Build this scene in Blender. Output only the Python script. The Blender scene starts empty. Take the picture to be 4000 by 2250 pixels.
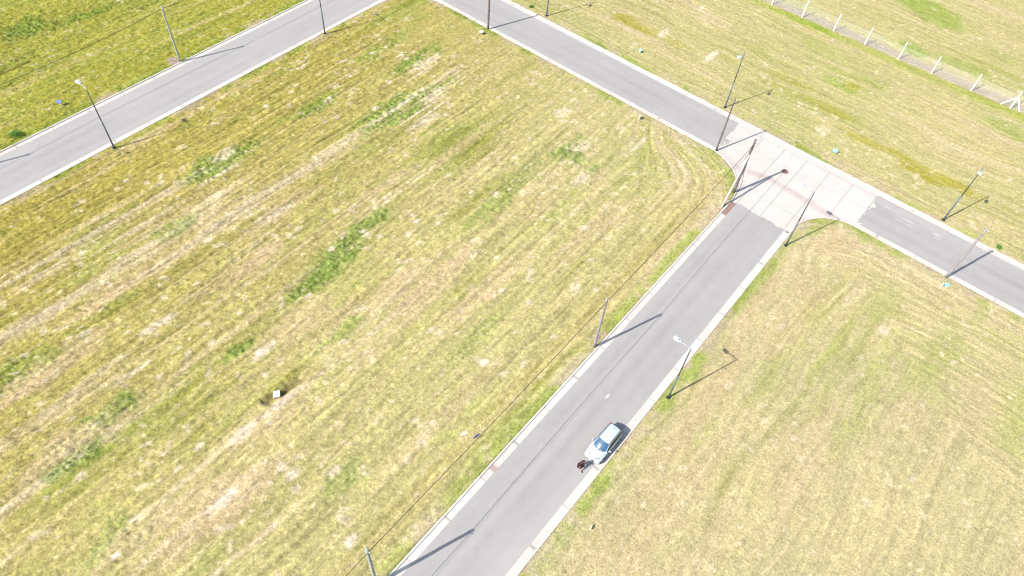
import bpy, bmesh, math, random
import numpy as np
from mathutils import Vector, Matrix
random.seed(7); rng = np.random.default_rng(7)
S = bpy.context.scene
COL = S.collection
R = math.radians
# ------------------------------------------------------------------ camera, world, sun, exposure
SUN_AZ, SUN_EL = R(199.8), R(43.5)      # azimuth clockwise from +Y
cam_d = bpy.data.cameras.new('camera'); cam = bpy.data.objects.new('camera', cam_d); COL.objects.link(cam)
pit, roll, yaw = 0.90333844, 0.1022343, -0.60429641
fw = Vector((math.sin(yaw)*math.cos(pit), math.cos(yaw)*math.cos(pit), -math.sin(pit)))
r0 = Vector((math.cos(yaw), -math.sin(yaw), 0)); u0 = r0.cross(fw)
Rr = r0*math.cos(roll)+u0*math.sin(roll); Uu = -r0*math.sin(roll)+u0*math.cos(roll)
M = Matrix((Rr, Uu, -fw)).transposed().to_4x4(); M.translation = Vector((0, 0, 57))
cam.matrix_world = M
cam_d.sensor_width = 36; cam_d.lens = 25.557; cam_d.clip_start = 0.5; cam_d.clip_end = 6000
S.camera = cam
S.cycles.pixel_filter_type = 'BLACKMAN_HARRIS'; S.cycles.filter_width = 1.15
W = bpy.data.worlds.new("World"); S.world = W; W.use_nodes = True
nt = W.node_tree; bg = nt.nodes['Background']
sky = nt.nodes.new('ShaderNodeTexSky'); sky.sky_type = 'NISHITA'; sky.sun_disc = False
sky.sun_elevation = SUN_EL; sky.sun_rotation = SUN_AZ; sky.dust_density = 1.5
nt.links.new(sky.outputs[0], bg.inputs[0]); bg.inputs[1].default_value = 0.13
sd = bpy.data.lights.new('sun', 'SUN'); sun = bpy.data.objects.new('sun', sd); COL.objects.link(sun)
sd.energy = 4.05; sd.angle = R(0.5); sd.color = (1.0, 0.955, 0.90)
sv = Vector((math.sin(SUN_AZ)*math.cos(SUN_EL), math.cos(SUN_AZ)*math.cos(SUN_EL), math.sin(SUN_EL)))
sun.rotation_euler = sv.to_track_quat('Z', 'Y').to_euler(); sun.location = (0, 0, 80)
S.view_settings.view_transform = 'Standard'; S.view_settings.look = 'None'
S.view_settings.exposure = 1.13; S.view_settings.gamma = 1

# ------------------------------------------------------------------ materials
def mat(name, col, rough=0.7, metal=0.0, vcol=False, noise=0.0, nscale=8.0, bump=0.0, bscale=20.0, spec=0.3, coat=0.0, nscale2=None):
    m = bpy.data.materials.new(name); m.use_nodes = True
    t = m.node_tree; b = t.nodes['Principled BSDF']; L = t.links.new
    b.inputs['Roughness'].default_value = rough; b.inputs['Metallic'].default_value = metal
    b.inputs['Specular IOR Level'].default_value = spec; b.inputs['Coat Weight'].default_value = coat
    b.inputs['Base Color'].default_value = (*col, 1)
    src = None
    tc = t.nodes.new('ShaderNodeTexCoord')
    if vcol:
        a = t.nodes.new('ShaderNodeAttribute'); a.attribute_name = 'Col'; src = a.outputs['Color']
    if noise > 0:
        for sc, am in ((nscale, noise), (nscale2 or nscale*3.7, noise*0.7)):
            n = t.nodes.new('ShaderNodeTexNoise'); n.inputs['Scale'].default_value = sc; n.inputs['Detail'].default_value = 3
            L(tc.outputs['Object'], n.inputs['Vector'])
            r = t.nodes.new('ShaderNodeMapRange'); r.inputs[1].default_value = 0.3; r.inputs[2].default_value = 0.7
            r.inputs[3].default_value = 1-am; r.inputs[4].default_value = 1+am
            L(n.outputs['Fac'], r.inputs[0])
            v = t.nodes.new('ShaderNodeVectorMath'); v.operation = 'SCALE'
            if src is None: v.inputs[0].default_value = col
            else: L(src, v.inputs[0])
            L(r.outputs[0], v.inputs['Scale']); src = v.outputs[0]
    if src is not None: L(src, b.inputs['Base Color'])
    if bump > 0:
        n = t.nodes.new('ShaderNodeTexNoise'); n.inputs['Scale'].default_value = bscale; n.inputs['Detail'].default_value = 4
        L(tc.outputs['Object'], n.inputs['Vector'])
        bp = t.nodes.new('ShaderNodeBump'); bp.inputs['Strength'].default_value = bump; bp.inputs['Distance'].default_value = 0.05
        L(n.outputs['Fac'], bp.inputs['Height']); L(bp.outputs[0], b.inputs['Normal'])
    return m
M_ground = mat('grassy_soil', (.2, .17, .05), 0.95, vcol=True, noise=0.24, nscale=5.5, nscale2=15, bump=0.9, bscale=8, spec=0.05)
M_grass = mat('grass_blades', (.15, .16, .04), 0.9, vcol=True, spec=0.08)
M_road = mat('asphalt', (.25, .25, .25), 0.9, vcol=True, noise=0.05, nscale=9, nscale2=60, bump=0.15, bscale=60, spec=0.1)
M_conc = mat('concrete', (.4, .38, .36), 0.9, vcol=True, noise=0.05, nscale=3, nscale2=30, spec=0.1)
M_steel = mat('painted_steel_lower', (.14, .17, .21), 0.5, 0.2, noise=0.2, nscale=3, spec=0.4)
M_steel2 = mat('painted_steel_upper', (.065, .07, .09), 0.5, 0.2, noise=0.2, nscale=3, spec=0.4)
M_arm = mat('galvanised_arm', (.33, .35, .38), 0.45, 0.5)
M_lamp = mat('lamp_housing', (.42, .46, .52), 0.45, 0.1, noise=0.08, nscale=6)
M_lens = mat('lamp_glass', (.65, .66, .66), 0.2)
M_dark = mat('dark_plastic', (.02, .02, .025), 0.5)
M_wood = mat('weathered_wood', (.12, .098, .092), 0.85, noise=0.45, nscale=5, bump=0.5, bscale=12)
M_wood2 = mat('pale_weathered_wood', (.225, .205, .20), 0.85, noise=0.25, nscale=5, bump=0.4, bscale=12)
M_cpole = mat('grey_green_pole', (.27, .285, .25), 0.8, noise=0.25, nscale=4, bump=0.3, bscale=12)
M_white = mat('white_paint', (.72, .71, .69), 0.6, noise=0.06, nscale=4)
M_wire = mat('galvanised_wire', (.50, .52, .50), 0.6, 0.0)
M_cable = mat('black_cable', (.012, .011, .012), 0.7)
M_porc = mat('porcelain', (.5, .47, .44), 0.3)
M_iron = mat('cast_iron_rust', (.15, .085, .08), 0.7, noise=0.5, nscale=14, bump=0.6, bscale=20)

# ------------------------------------------------------------------ object helpers
def tag(o, label=None, cat=None, group=None, kind=None):
    if label: o['label'] = label
    if cat: o['category'] = cat
    if group: o['group'] = group
    if kind: o['kind'] = kind
    return o
def empty(name, loc, label, cat, group=None, rz=0):
    o = bpy.data.objects.new(name, None); COL.objects.link(o); o.location = loc; o.rotation_euler = (0, 0, rz)
    o.empty_display_size = 0.3
    return tag(o, label, cat, group)
def obj(name, bm, m, parent=None, smooth=False):
    me = bpy.data.meshes.new(name); bm.normal_update(); bm.to_mesh(me); bm.free()
    if smooth: me.shade_smooth()
    if not isinstance(m, (list, tuple)): m = [m]
    for x in m: me.materials.append(x)
    o = bpy.data.objects.new(name, me); COL.objects.link(o)
    if parent: o.parent = parent
    return o
def npmesh(name, V, F, m, C=None, parent=None, smooth=False):
    me = bpy.data.meshes.new(name); V = np.asarray(V, np.float32); F = np.asarray(F, np.int32)
    k = F.shape[1]
    me.vertices.add(len(V)); me.vertices.foreach_set('co', V.ravel())
    me.loops.add(F.size); me.loops.foreach_set('vertex_index', F.ravel())
    me.polygons.add(len(F)); me.polygons.foreach_set('loop_start', np.arange(0, F.size, k, dtype=np.int32))
    me.update(calc_edges=True)
    if smooth: me.shade_smooth()
    else: me.shade_flat()
    if C is not None:
        a = me.color_attributes.new('Col', 'FLOAT_COLOR', 'POINT')
        C4 = np.ones((len(V), 4), np.float32); C4[:, :3] = C; a.data.foreach_set('color', C4.ravel())
    me.materials.append(m)
    o = bpy.data.objects.new(name, me); COL.objects.link(o)
    if parent: o.parent = parent
    return o
def tube(bm, pts, rads, n=10, cap=True):
    pts = [Vector(p) for p in pts]
    if not isinstance(rads, (list, tuple)): rads = [rads]*len(pts)
    rings = []; ref = None
    for i, p in enumerate(pts):
        d = (pts[min(i+1, len(pts)-1)]-pts[max(i-1, 0)]).normalized()
        if ref is None: ref = Vector((0, 0, 1)) if abs(d.z) < .9 else Vector((1, 0, 0))
        a = d.cross(ref).normalized(); b = a.cross(d).normalized(); ref = b
        rings.append([bm.verts.new(p+(a*math.cos(2*math.pi*k/n)+b*math.sin(2*math.pi*k/n))*rads[i]) for k in range(n)])
    for A, B in zip(rings, rings[1:]):
        for k in range(n): bm.faces.new((A[k], A[(k+1) % n], B[(k+1) % n], B[k]))
    if cap:
        bm.faces.new(rings[0][::-1]); bm.faces.new(rings[-1])
    bmesh.ops.recalc_face_normals(bm, faces=bm.faces)
def box(bm, c, s, rot=None, bev=0.0):
    g = bmesh.ops.create_cube(bm, size=1.0)
    vs = g['verts']
    Mx = Matrix.Translation(c) @ (rot.to_4x4() if rot else Matrix()) @ Matrix.Diagonal((*s, 1))
    bmesh.ops.transform(bm, matrix=Mx, verts=vs)
    if bev > 0:
        es = set(e for v in vs for e in v.link_edges)
        bmesh.ops.bevel(bm, geom=list(es), offset=bev, segments=2, affect='EDGES', profile=.7)
def copy_tree(o, parent=None):
    c = o.copy(); COL.objects.link(c); c.parent = parent
    for ch in list(o.children): copy_tree(ch, c)
    return c

# ------------------------------------------------------------------ numpy noise
def _h(ix, iy, iz, seed):
    h = (ix.astype(np.int64)*374761393 + iy.astype(np.int64)*668265263 + iz.astype(np.int64)*2147483647 + seed*1274126177) & 0xffffffff
    h = ((h ^ (h >> 13))*1274126177) & 0xffffffff
    h = ((h ^ (h >> 16))*2246822519) & 0xffffffff
    return ((h ^ (h >> 15)) & 0xffff)/65535.0
def vn(x, y, z=None, seed=0):
    x = np.asarray(x, np.float64); y = np.asarray(y, np.float64)
    ix = np.floor(x); iy = np.floor(y); fx = x-ix; fy = y-iy
    fx = fx*fx*(3-2*fx); fy = fy*fy*(3-2*fy)
    def pl(iz):
        a = _h(ix, iy, iz, seed); b = _h(ix+1, iy, iz, seed); c = _h(ix, iy+1, iz, seed); d = _h(ix+1, iy+1, iz, seed)
        return (a*(1-fx)+b*fx)*(1-fy)+(c*(1-fx)+d*fx)*fy
    if z is None: return pl(np.zeros_like(ix))
    iz = np.floor(z); fz = z-iz; fz = fz*fz*(3-2*fz)
    return pl(iz)*(1-fz)+pl(iz+1)*fz
def rot(x, y, a): return x*math.cos(a)-y*math.sin(a), x*math.sin(a)+y*math.cos(a)
def fbm(x, y, sc, seed, o=3):
    t = 0; w = 0; a = 1.
    for i in range(o):
        X, Y = rot(x, y, .6+i*1.1); t = t+a*vn(X*sc*2**i+31.7*i, Y*sc*2**i-17.3*i, seed=seed+i*13); w += a; a *= .55
    return t/w
def ss(a, b, x):
    t = np.clip((x-a)/(b-a), 0, 1); return t*t*(3-2*t)

# ------------------------------------------------------------------ layout (metres)
SH = 0.0115                                   # the cross road runs a little askew
def yp(x, y): return y+SH*(x+60)
XL0, XL1 = -79.5, -71.75                      # grass edges of the left road
XM0, XM1 = -15.05, -7.6                       # grass edges of the middle road
YC0, YC1 = 70.05, 77.7                        # grass edges of the cross road
def rbox(dx, dy, r):
    qx, qy = dx+r, dy+r
    return np.minimum(np.maximum(qx, qy), 0)+np.hypot(np.maximum(qx, 0), np.maximum(qy, 0))-r
def sdf_B(x, y, r=6.35): return rbox(np.maximum(x-XM0, XL1-x), yp(x, y)-YC0, r)
def sdf_R(x, y, r=5.2): return rbox(XM1-x, yp(x, y)-YC0, r)
def sdf_L(x, y): return rbox(x-XL0, yp(x, y)-YC0, 6.)
def sdf_F(x, y): return YC1-yp(x, y)

GR = .14; KX, KY = -124.6, -28.0; NX, NY = 8*150, 8*168          # fine lattice
# ---- ground colour and relief
GREEN = [(-52.6,50.3,9,1.3,1),(-59.1,57.9,5,1.6,.8),(-54.6,47.5,7,1.,.8),(-42.3,32.1,5,1.2,1),(-41.4,27.7,5,1.3,1),(-40.3,24.7,3,1.1,.9),(-60.6,28.9,5,2.2,1),(-39.5,14.6,2.6,.7,1),(-42.3,2.9,5,1.3,.8),(-33.2,58.3,3,2,.9),(-29.2,55.4,4,1.2,.6),(-99.6,27.4,4.5,2.4,.75),(-96.6,33.5,6,.9,.8),(-61.1,42.7,5,1.2,.8),(-34.2,45.8,7,1.2,.5),(-35,49.5,5,1.5,.5),(-34.1,22.1,3,1,.4),(-40.9,-.2,3,1.2,.7),(-31.9,-2.1,4,2,.5),(-23.5,12.8,2.5,1.2,.4),(-24.3,30.8,5,1.2,.35),(-56.2,20.3,3,1,.5),(-51.8,11,3,1,.4),(-63.9,57.1,6,1.5,.5),(-104,40,8,2,.6),(-94,18,9,1.5,.4),(-51.4,2,5,2,.5)]
FGREEN = [(-13.6,122.1,8,3,.8),(-9.7,120,5,3,.7),(-10.5,109.2,4,2,.8),(-3.9,110.4,5,2,.5),(-14.7,93.4,3,1.4,.6),(-24.6,104.2,6,1.2,.9),(-11.3,97.5,3,1.5,.4),(6,100,4,1.5,.5)]
OLIVE = [(-43.1,85.6,5,1.3,.8),(-35.9,85.7,3,1.2,.4),(-8.2,84.6,4,1.,.7),(.1,83.5,4,1.,.9),(3.6,84.3,3,1.3,.9),(-12.9,94.3,1.2,1.2,.6),(-20.9,89.7,4,1.2,.4),(-2.6,84.7,5,.8,.8),(-13,87.5,4,1.,.5)]
TAN = [(-46.5,22.2,4,1.3,1),(-34.6,29.9,6,1.2,.8),(-32.2,32.9,7,1.3,.7),(-42.5,-.4,5,1.4,.8),(-28.6,4.7,7,2,.8),(-47.3,19.2,6,1.,.5),(-50.5,28.1,6,1.2,.7),(-37.9,19.8,5,1.5,.6),(-30.2,49.5,6,1.2,.5),(-27.5,35.4,8,1.4,.8),(-24.4,48.6,8,1.3,.6),(-39.6,45.1,8,1.2,.4),(-28.6,56,3,1.6,.6),(-23.2,51.8,5,1.3,.7),(-31.1,29.6,9,1,.6),(-53.5,10.7,5,1.4,.7),(-30.7,24.3,6,1.3,.5),(-35.3,23.8,5,1,.5),(-31.9,11.9,5,1.4,.7),(-31.5,-.4,7,1.4,.7),(-50,3,6,1.5,.7),(-21,22,9,1,.4),(-45,38,8,1.1,.5)]
RTAN = [(-3.3,64.8,3.5,2.4,.9),(-5.8,51.5,6,1.2,.7),(-4.4,42.7,7,1.5,.9),(-4.3,34.1,6,1.4,.8),(-2.4,50.4,6,1.6,.5),(-1.5,27.4,6,2.4,.8),(-1.8,22.9,6,2.2,.7),(-2.5,56.6,3,2,.6),(11.2,49.6,3,1.5,.5),(-3.9,26.5,4,1,.7),(14.9,55.7,6,2,.4),(-4.3,20.9,4,1.5,.6),(5,40,8,3,.5)]
RGREEN = [(6.8,50.7,5,1.1,.5),(2.5,51.5,5,1.2,.4),(10.5,57.8,6,1.3,.4),(12.2,68.3,4,.8,.6),(-.9,44.7,4,1.,.5),(4,61.1,3,2.4,.5),(11.3,60.5,3,1.5,.5),(18.6,57.5,6,1.5,.4),(6.9,44.5,4,1,.5)]
STRAW = [(-47.4,11.3,1.6,.5,.9),(-47.1,12.6,1.4,.4,.9),(-44.5,7.3,2,.4,.6),(-20.6,17.1,.5,.4,1),(-21.9,28.4,.6,.4,1),(-50.3,28.3,2.5,.5,.7),(-29.1,5.1,1.6,.6,.9),(-32.6,9.8,1.5,.6,.8),(-19.1,9.4,.7,.6,1),(-33,59.1,1.6,1,.5),(-28,64.4,2,.4,.7),(-29.6,54.5,2,1,.6),(5.3,57.6,.8,.5,.8),(-26.6,9.9,1,.6,.8),(-24.2,12.4,.8,.5,.8),(-37.8,16.1,1.6,.7,.8),(-38.5,86.6,1.6,.5,.9),(-30.7,86.6,2,.5,.9),(-37.9,96.5,1,.4,.7),(-12.2,82.8,1.6,.8,.6),(-38.3,62.6,1.6,.8,.6),
 (-51.15,51,5.6,.20,1),(-53.6,50,5,.22,.9),(-50.2,52,3.5,.16,.9),(-49.6,49.5,3.5,.9,.55),(-52.2,54,3,.9,.6),(-56.4,56.5,3.6,.2,.9),(-57.5,58,3,.9,.6),(-61.8,29.8,2,1,.6),(-59.4,27.5,4,.3,.7)]
_r = random.Random(21)
for _ in range(85):
    STRAW.append((_r.uniform(-66, -17), _r.uniform(-4, 62), _r.uniform(.28, .6), _r.uniform(.22, .42), _r.uniform(.6, 1.)))
KERBGREEN = [(-7.7,52.4),(-7.4,49.4),(-7,42.3),(-6.6,40.6),(-6.8,36),(-7.06,25.8),(-7.05,23.2),(-6.8,20.4),(-6.84,17.5),(-6.9,15),(-6,65.4),(-1.1,68.9),(3,69.5),(-5.6,66.3)]
def ell(x, y, lst, alongx=False, seed=0, jag=.55, amp=1.2):
    out = np.zeros_like(x); wx = (fbm(x, y, .55, seed+5)-.5)*2*amp; wy = (fbm(x, y, .5, seed+9)-.5)*3*amp
    for cx, cy, la, lb, w in lst:
        if alongx: u = (x-cx+wy*min(1, lb))/la; v = (y-cy+wx*min(1, lb*.6))/lb
        else: u = (y-cy+wy*min(1, la*.3))/la; v = (x-cx+wx*min(1, lb*.6))/lb
        out = np.maximum(out, w*(1-ss(.45, 1.15, np.hypot(u, v))))
    return out
def lerp(C, col, w): return C*(1-w[:, None])+np.array(col)[None, :]*w[:, None]
def ground(x, y):
    """returns height, colour, sdf (negative inside a grassed block)"""
    B, Rg, Lf, Fr = sdf_B(x, y), sdf_R(x, y), sdf_L(x, y), sdf_F(x, y)
    d = -np.minimum(np.minimum(B, Rg), np.minimum(Lf, Fr))
    isB, isR, isL, isF = B < 0.3, Rg < 0.3, Lf < .3, Fr < 0.3
    # mowing coordinate: distance from the rounded outline of each block
    r = 15.; w1 = (fbm(x, y, .12, 60, 2)-.5)*2.2
    mb = -rbox(np.maximum(x-XM0, XL1-x), (yp(x, y)-YC0)*1.7-45*(1-ss(-42, -25, x)), r)
    mr = -rbox(XM1-x, (yp(x, y)-YC0)*1.3, 9.)
    m = np.where(isB, mb, np.where(isR, mr, np.where(isF, -Fr, -Lf)))+w1*np.where(isR|isF, 1.2, .35)
    s1 = vn(x*.05, y*.04, m*.5, 1); s2 = vn(x*.07, y*.06, m*1.35, 2); s3 = vn(x*.14, y*.12, m*2.9, 3); s4 = vn(x*.45, y*.4, m*5.5, 4)
    s5 = vn(x*.08, y*.07, m*2.1+.5, 15)
    # turning strips by the cross road are mown smooth; the rows fade out there
    hd = np.where(isB, np.maximum(ss(3, 15, YC0-yp(x, y)+(fbm(x, y, .08, 61, 2)-.5)*8), ss(-34, -26, x)*.8), 1.)
    hd = np.clip(hd*.85+.15, 0, 1); hd = np.where(isL, .4, np.where(isF, .45, np.where(isR, .7, hd)))
    # every pass of the mower has its own look, with a crisp border
    pm = m/2.6+.8*vn(x*.03, y*.03, seed=301); pid = np.floor(pm); pf = pm-pid
    pv = vn(x*.05, y*.045, pid*7.31+.5, 12); pv2 = vn(x*.07, y*.06, pid*3.17+.5, 13)
    n1 = fbm(x, y, .045, 20, 3); n2 = fbm(x, y, .22, 21, 3); n3 = fbm(x, y, 1.3, 22, 3); n4 = fbm(x, y, 3.1, 23, 2)
    e = ss(-75, 5, x)                                   # paler turf towards the east
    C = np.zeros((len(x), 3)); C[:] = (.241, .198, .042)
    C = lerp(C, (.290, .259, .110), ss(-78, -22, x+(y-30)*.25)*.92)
    C = lerp(C, (.205, .205, .030), isL*.75)
    C = lerp(C, (.288, .258, .112), isF*.9)
    C = lerp(C, (.312, .268, .135), isR*.9)
    # tan (dry) streaks and green streaks following the mowing
    t = s1*.20+pv*.34+s2*.26+s3*.24+n1*.33+n2*.11+n3*.08
    C = lerp(C, (.335, .255, .130), ss(.76, 1.04, t)*np.where(isB, .85*hd, .45))
    C = lerp(C, (.345, .295, .185), ss(.84, 1.08, t)*np.where(isB, .75*hd, .4))
    g = (1-s1)*.12+(1-pv)*.28+(1-s2)*.28+(1-s3)*.22+fbm(x, y, .06, 40, 3)*.4+n2*.12
    C = lerp(C, (.188, .180, .032), ss(.78, 1.02, g)*np.where(isB|isL, .85, .45))
    C *= (1+((s5-.5)*np.where(isB, .26, .14)+(s3-.5)*.12)*hd)[:, None]
    # fine raked lines left by the mower, broken along their length
    row = np.sin(2*np.pi*(m+.25*vn(x*.06, y*.06, seed=330))/.92)*.6+np.sin(2*np.pi*m/.61+3)*.4
    rowa = hd*ss(.2, .7, vn(x*.09, y*.07, m*.5, 331))*np.where(isB, 1, .5)
    C *= (1+row*rowa*np.where(x > -45, .07, .11))[:, None]
    g2 = fbm(x, y, .085, 47, 3)*.6+(1-s2)*.22+n3*.2
    C = lerp(C, (.185, .215, .045), ss(.54, .74, g2)*np.where(isB, .5, .4))
    C = lerp(C, (.26, .235, .115), ss(.5, .75, fbm(x, y, .1, 51, 3))*isR*.4)
    gp = ell(x, y, GREEN, seed=70, amp=1.6)*(isB | isL)
    C = lerp(C, (.120, .190, .030), np.clip(gp*(.0+.65*n3+.6*s3+.35*n4), 0, .68))
    C = lerp(C, (.17, .235, .035), ell(x, y, FGREEN, True, 71)*isF*.85)
    C = lerp(C, (.22, .195, .018), ell(x, y, OLIVE, True, 72)*isF*.85)
    C = lerp(C, (.345, .255, .145), ell(x, y, TAN, seed=73)*isB*.85*(.55+.8*s3).clip(0, 1))
    C = lerp(C, (.32, .235, .13), ell(x, y, RTAN, seed=74, amp=1.8)*isR*.55)
    C = lerp(C, (.195, .215, .055), ell(x, y, RGREEN, seed=75)*isR*.8)
    # pale straw flecks, dense in the mown block
    fa = vn(x*.35, y*.3, seed=83); f1 = ss(.765, .85, fbm(x*1.0, y*.8, 1.7, 80, 2)+.08*(s3-.5)+.16*(fa-.5)+.02*isB); f2 = ss(.84, .95, vn(x*1.9, y*1.3, m*4.2, 81)+.16*(fa-.5)+.06*(s2-.5))
    C = lerp(C, (.40, .335, .215), np.clip(f1*.75+f2*np.where(isB, .6, .3), 0, .8)*np.where(isL, .6, 1))
    wisp = ss(.66, .80, vn(x*2.2, y*1.7, m*7.5, 84)*.7+s4*.3); C = lerp(C, (.34, .29, .165), wisp*np.where(isB, .42, .25))
    st = ell(x, y, STRAW, seed=76, amp=.8)
    C = lerp(C, (.45, .375, .27), np.clip(st*(.25+1.3*n4), 0, .9))
    # kerb-side verge: lush tufts alternating with thin dusty turf
    kb = 1-ss(.25, 1.7, d+(n3-.5)*1.2)
    kg = np.zeros_like(x)
    for cx, cy in KERBGREEN: kg = np.maximum(kg, 1-ss(.5, 1.5, np.hypot((x-cx)*1.5, (y-cy)*.75)+(n3-.5)*1.2))
    kn = fbm(x, y, .35, 90, 3)
    inside = (d > -.3)
    C = lerp(C, (.175, .225, .035), np.clip(kb*ss(.42, .64, kn+.10*((x > -20) & isB)+.05*isL)*(.4+.5*n3)+kg*(.1+.9*n3), 0, .7)*inside)
    C = lerp(C, (.30, .245, .16), kb*(1-ss(.36, .46, kn))*.7*inside)
    # verge strip under the cables: browner
    vb = (ss(1.2, 2.2, d)*(1-ss(3.0, 4.2, d)))*isB*(x > -40)*(yp(x, y) < 66)
    C = lerp(C, (.27, .215, .08), vb*.3)
    rut = np.exp(-((x+18.05+.25*np.sin(y*.11)+.1*(n2-.5))/.16)**2)*(y < 60)*ss(.25, .5, vn(x*.2, y*.35, seed=99))
    C = lerp(C, (.15, .13, .025), rut*.4)
    # fence line: lush strip then bare dirt
    fy = y-105.05+(n2-.5)*.7
    C = lerp(C, (.19, .235, .022), isF*ss(-2.6, -1.0, fy+(n3-.5)*.8)*(1-ss(-.15, .1, fy))*(.1+.55*n1+.2*n3))
    C = lerp(C, (.285, .235, .165), isF*ss(-.1, .15, fy)*(1-ss(1.6, 2.3, fy))*.9)
    # bare soil beside the pale pole, and round the inspection pit
    q = np.hypot(x+80.55, y-36.5); q2 = np.hypot((x+79.85)/.9, (y-36.4)/.9)
    C = lerp(C, (.26, .2, .16), (1-ss(.5, .75, q+(n4-.5)*.3))); C = lerp(C, (.25, .19, .15), (1-ss(.5, .8, q2+(n4-.5)*.3)))
    px, py = x+33.35, y-13.95
    C = lerp(C, (.20, .18, .03), np.exp(-(px+.5)**2/.28)*np.exp(-((py-1.2)/2.2)**2)*.7)
    C = lerp(C, (.38, .30, .24), np.exp(-((px-.95)**2)/.12-((py-.2)/1.1)**2)*.9)
    # fine grain
    gr = np.where(isB | isL, 1, .75)*(.6+.4*hd); n5 = vn(x*5.2+.3*y, y*5.2, seed=24); C *= (1+gr*(n5-.5)*.42)[:, None]; C *= (1+gr*((n3-.5)*.24+(n4-.5)*.34+(s4-.5)*.30+(s3-.5)*.14))[:, None]
    C = np.clip(C, .01, .8)
    # -------- relief
    west = 1-ss(-60, -12, x)*.55; west = np.where(isF, .38, np.where(isR, .38, west)); west = np.where(isL, .8, west)
    k1 = vn(x*1.5, y*1.5, m*3.4, 5); k2 = vn(*[a for a in rot(x*3.4, y*3.4, .5)], seed=6)
    k3 = vn(x*1.3, y*1.2, m*6.5, 8)
    z = .035*row*rowa*west+west*np.where(isL, 1.2, .45+.55*hd)*(.07*(n5-.5)+.13*(k1-.5)+.10*(k2-.5)+.15*(k3-.5)+.16*(s4-.5)*np.where(isL, .4, 1)+.12*(s3-.5)*np.where(isL, .3, 1)+.05*(pv2-.5))+.08*(n2-.5)*west
    gro = hd*np.exp(-((pf-.5)*2.6/.10)**2)*ss(.50, .70, vn(x*.15, y*.13, pid*5.3, 14))*isB
    z -= gro*.12; C = lerp(C, (.14, .115, .025), gro*.35); gl = np.exp(-((pf-.5-.09)*2.6/.13)**2)*ss(.4, .65, vn(x*.15, y*.13, pid*5.3, 14))*isB; C = lerp(C, (.36, .29, .16), gl*.4*hd)
    lush = ell(x, y, GREEN, seed=70)*(isB | isL)
    z += lush*.22*(k2-.4)
    z -= rut*.05
    # inspection pit: grass ridge and ditch
    ridge = np.exp(-((px+.62)/.38)**2)*ss(-2.6, -1.2, py)*(1-ss(2.4, 3.6, py)); z += ridge*(.30+.2*(k2-.5))
    z -= .25*np.exp(-((px-.12)/.34)**2)*ss(-1.5, -.8, py)*(1-ss(2.2, 3.0, py))
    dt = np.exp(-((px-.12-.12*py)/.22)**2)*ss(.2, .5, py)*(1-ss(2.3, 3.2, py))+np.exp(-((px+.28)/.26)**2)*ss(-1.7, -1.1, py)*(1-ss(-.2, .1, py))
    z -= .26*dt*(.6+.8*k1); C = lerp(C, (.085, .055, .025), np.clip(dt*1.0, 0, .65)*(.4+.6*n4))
    # old rut in the left field
    rl = np.exp(-((x+92.3+.02*(y-20))/.17)**2)*(np.abs(y-21.5) < 3.3)
    z -= .2*rl; C = lerp(C, (.075, .065, .015), rl*.9)
    edge = ss(.15, .9, d)
    z = z*(1-.15*isB)*edge+.0*(1-edge)-.02*(1-edge)
    z = np.where(d < -.055, -.42, z)                     # drops away under kerb and road
    return z, C, d

jx, jy = np.meshgrid(np.arange(NX+1), np.arange(NY+1), indexing='ij')
# coarse cells: fine when in view (plus a margin) or next to a road
cxs, cys = np.meshgrid(KX+(np.arange(NX//8)+.5)*8*GR, KY+(np.arange(NY//8)+.5)*8*GR, indexing='ij')
P3 = np.stack([cxs, cys, np.full_like(cxs, -57.)], -1); fwn, Rn, Un = np.array(fw), np.array(Rr), np.array(Uu)
dep = P3@fwn; ux = (P3@Rn)/dep*2840; uy = (P3@Un)/dep*2840
inview = (dep > 0) & (np.abs(ux) < 2150) & (np.abs(uy) < 1270)
sd0 = np.minimum(np.minimum(sdf_B(cxs, cys), sdf_R(cxs, cys)), np.minimum(sdf_L(cxs, cys), sdf_F(cxs, cys)))
fine = inview | (sd0 > -1.4)
used = np.zeros((NX+1, NY+1), bool); quads = []
FI = np.repeat(np.repeat(fine, 8, 0), 8, 1)
def qid(a, b): return a*(NY+1)+b
ii, jj = np.nonzero(FI)
Qf = np.stack([qid(ii, jj), qid(ii+1, jj), qid(ii+1, jj+1), qid(ii, jj+1)], 1)
ci, cj = np.nonzero(~fine); ci *= 8; cj *= 8
Qc = np.stack([qid(ci, cj), qid(ci+8, cj), qid(ci+8, cj+8), qid(ci, cj+8)], 1)
Q = np.concatenate([Qf, Qc]); ids = np.unique(Q); remap = np.full((NX+1)*(NY+1), -1, np.int64); remap[ids] = np.arange(len(ids)); Q = remap[Q]
gx = KX+(ids//(NY+1))*GR; gy = KY+(ids % (NY+1))*GR
jr = np.random.default_rng(3); inner = (ids//(NY+1) > 0) & (ids//(NY+1) < NX) & (ids % (NY+1) > 0) & (ids % (NY+1) < NY)
gx = gx+inner*(jr.random(len(gx))-.5)*.07; gy = gy+inner*(jr.random(len(gy))-.5)*.07
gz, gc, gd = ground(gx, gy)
border = ~inner; gz = np.where(border, -.03, gz)
V = np.stack([gx, gy, gz], 1)
X0, X1, Y0, Y1 = KX, KX+NX*GR, KY, KY+NY*GR; F_ = 2500.
far = np.array([(a, b, -.03) for b in (-F_, Y0, Y1, F_) for a in (-F_, X0, X1, F_)]); nb = len(V)
fq = [(nb+j*4+i, nb+j*4+i+1, nb+(j+1)*4+i+1, nb+(j+1)*4+i) for j in range(3) for i in range(3) if not (i == 1 and j == 1)]
V = np.concatenate([V, far]); gc = np.concatenate([gc, np.tile((.23, .2, .07), (16, 1))]); Q = np.concatenate([Q, np.array(fq)])
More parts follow.
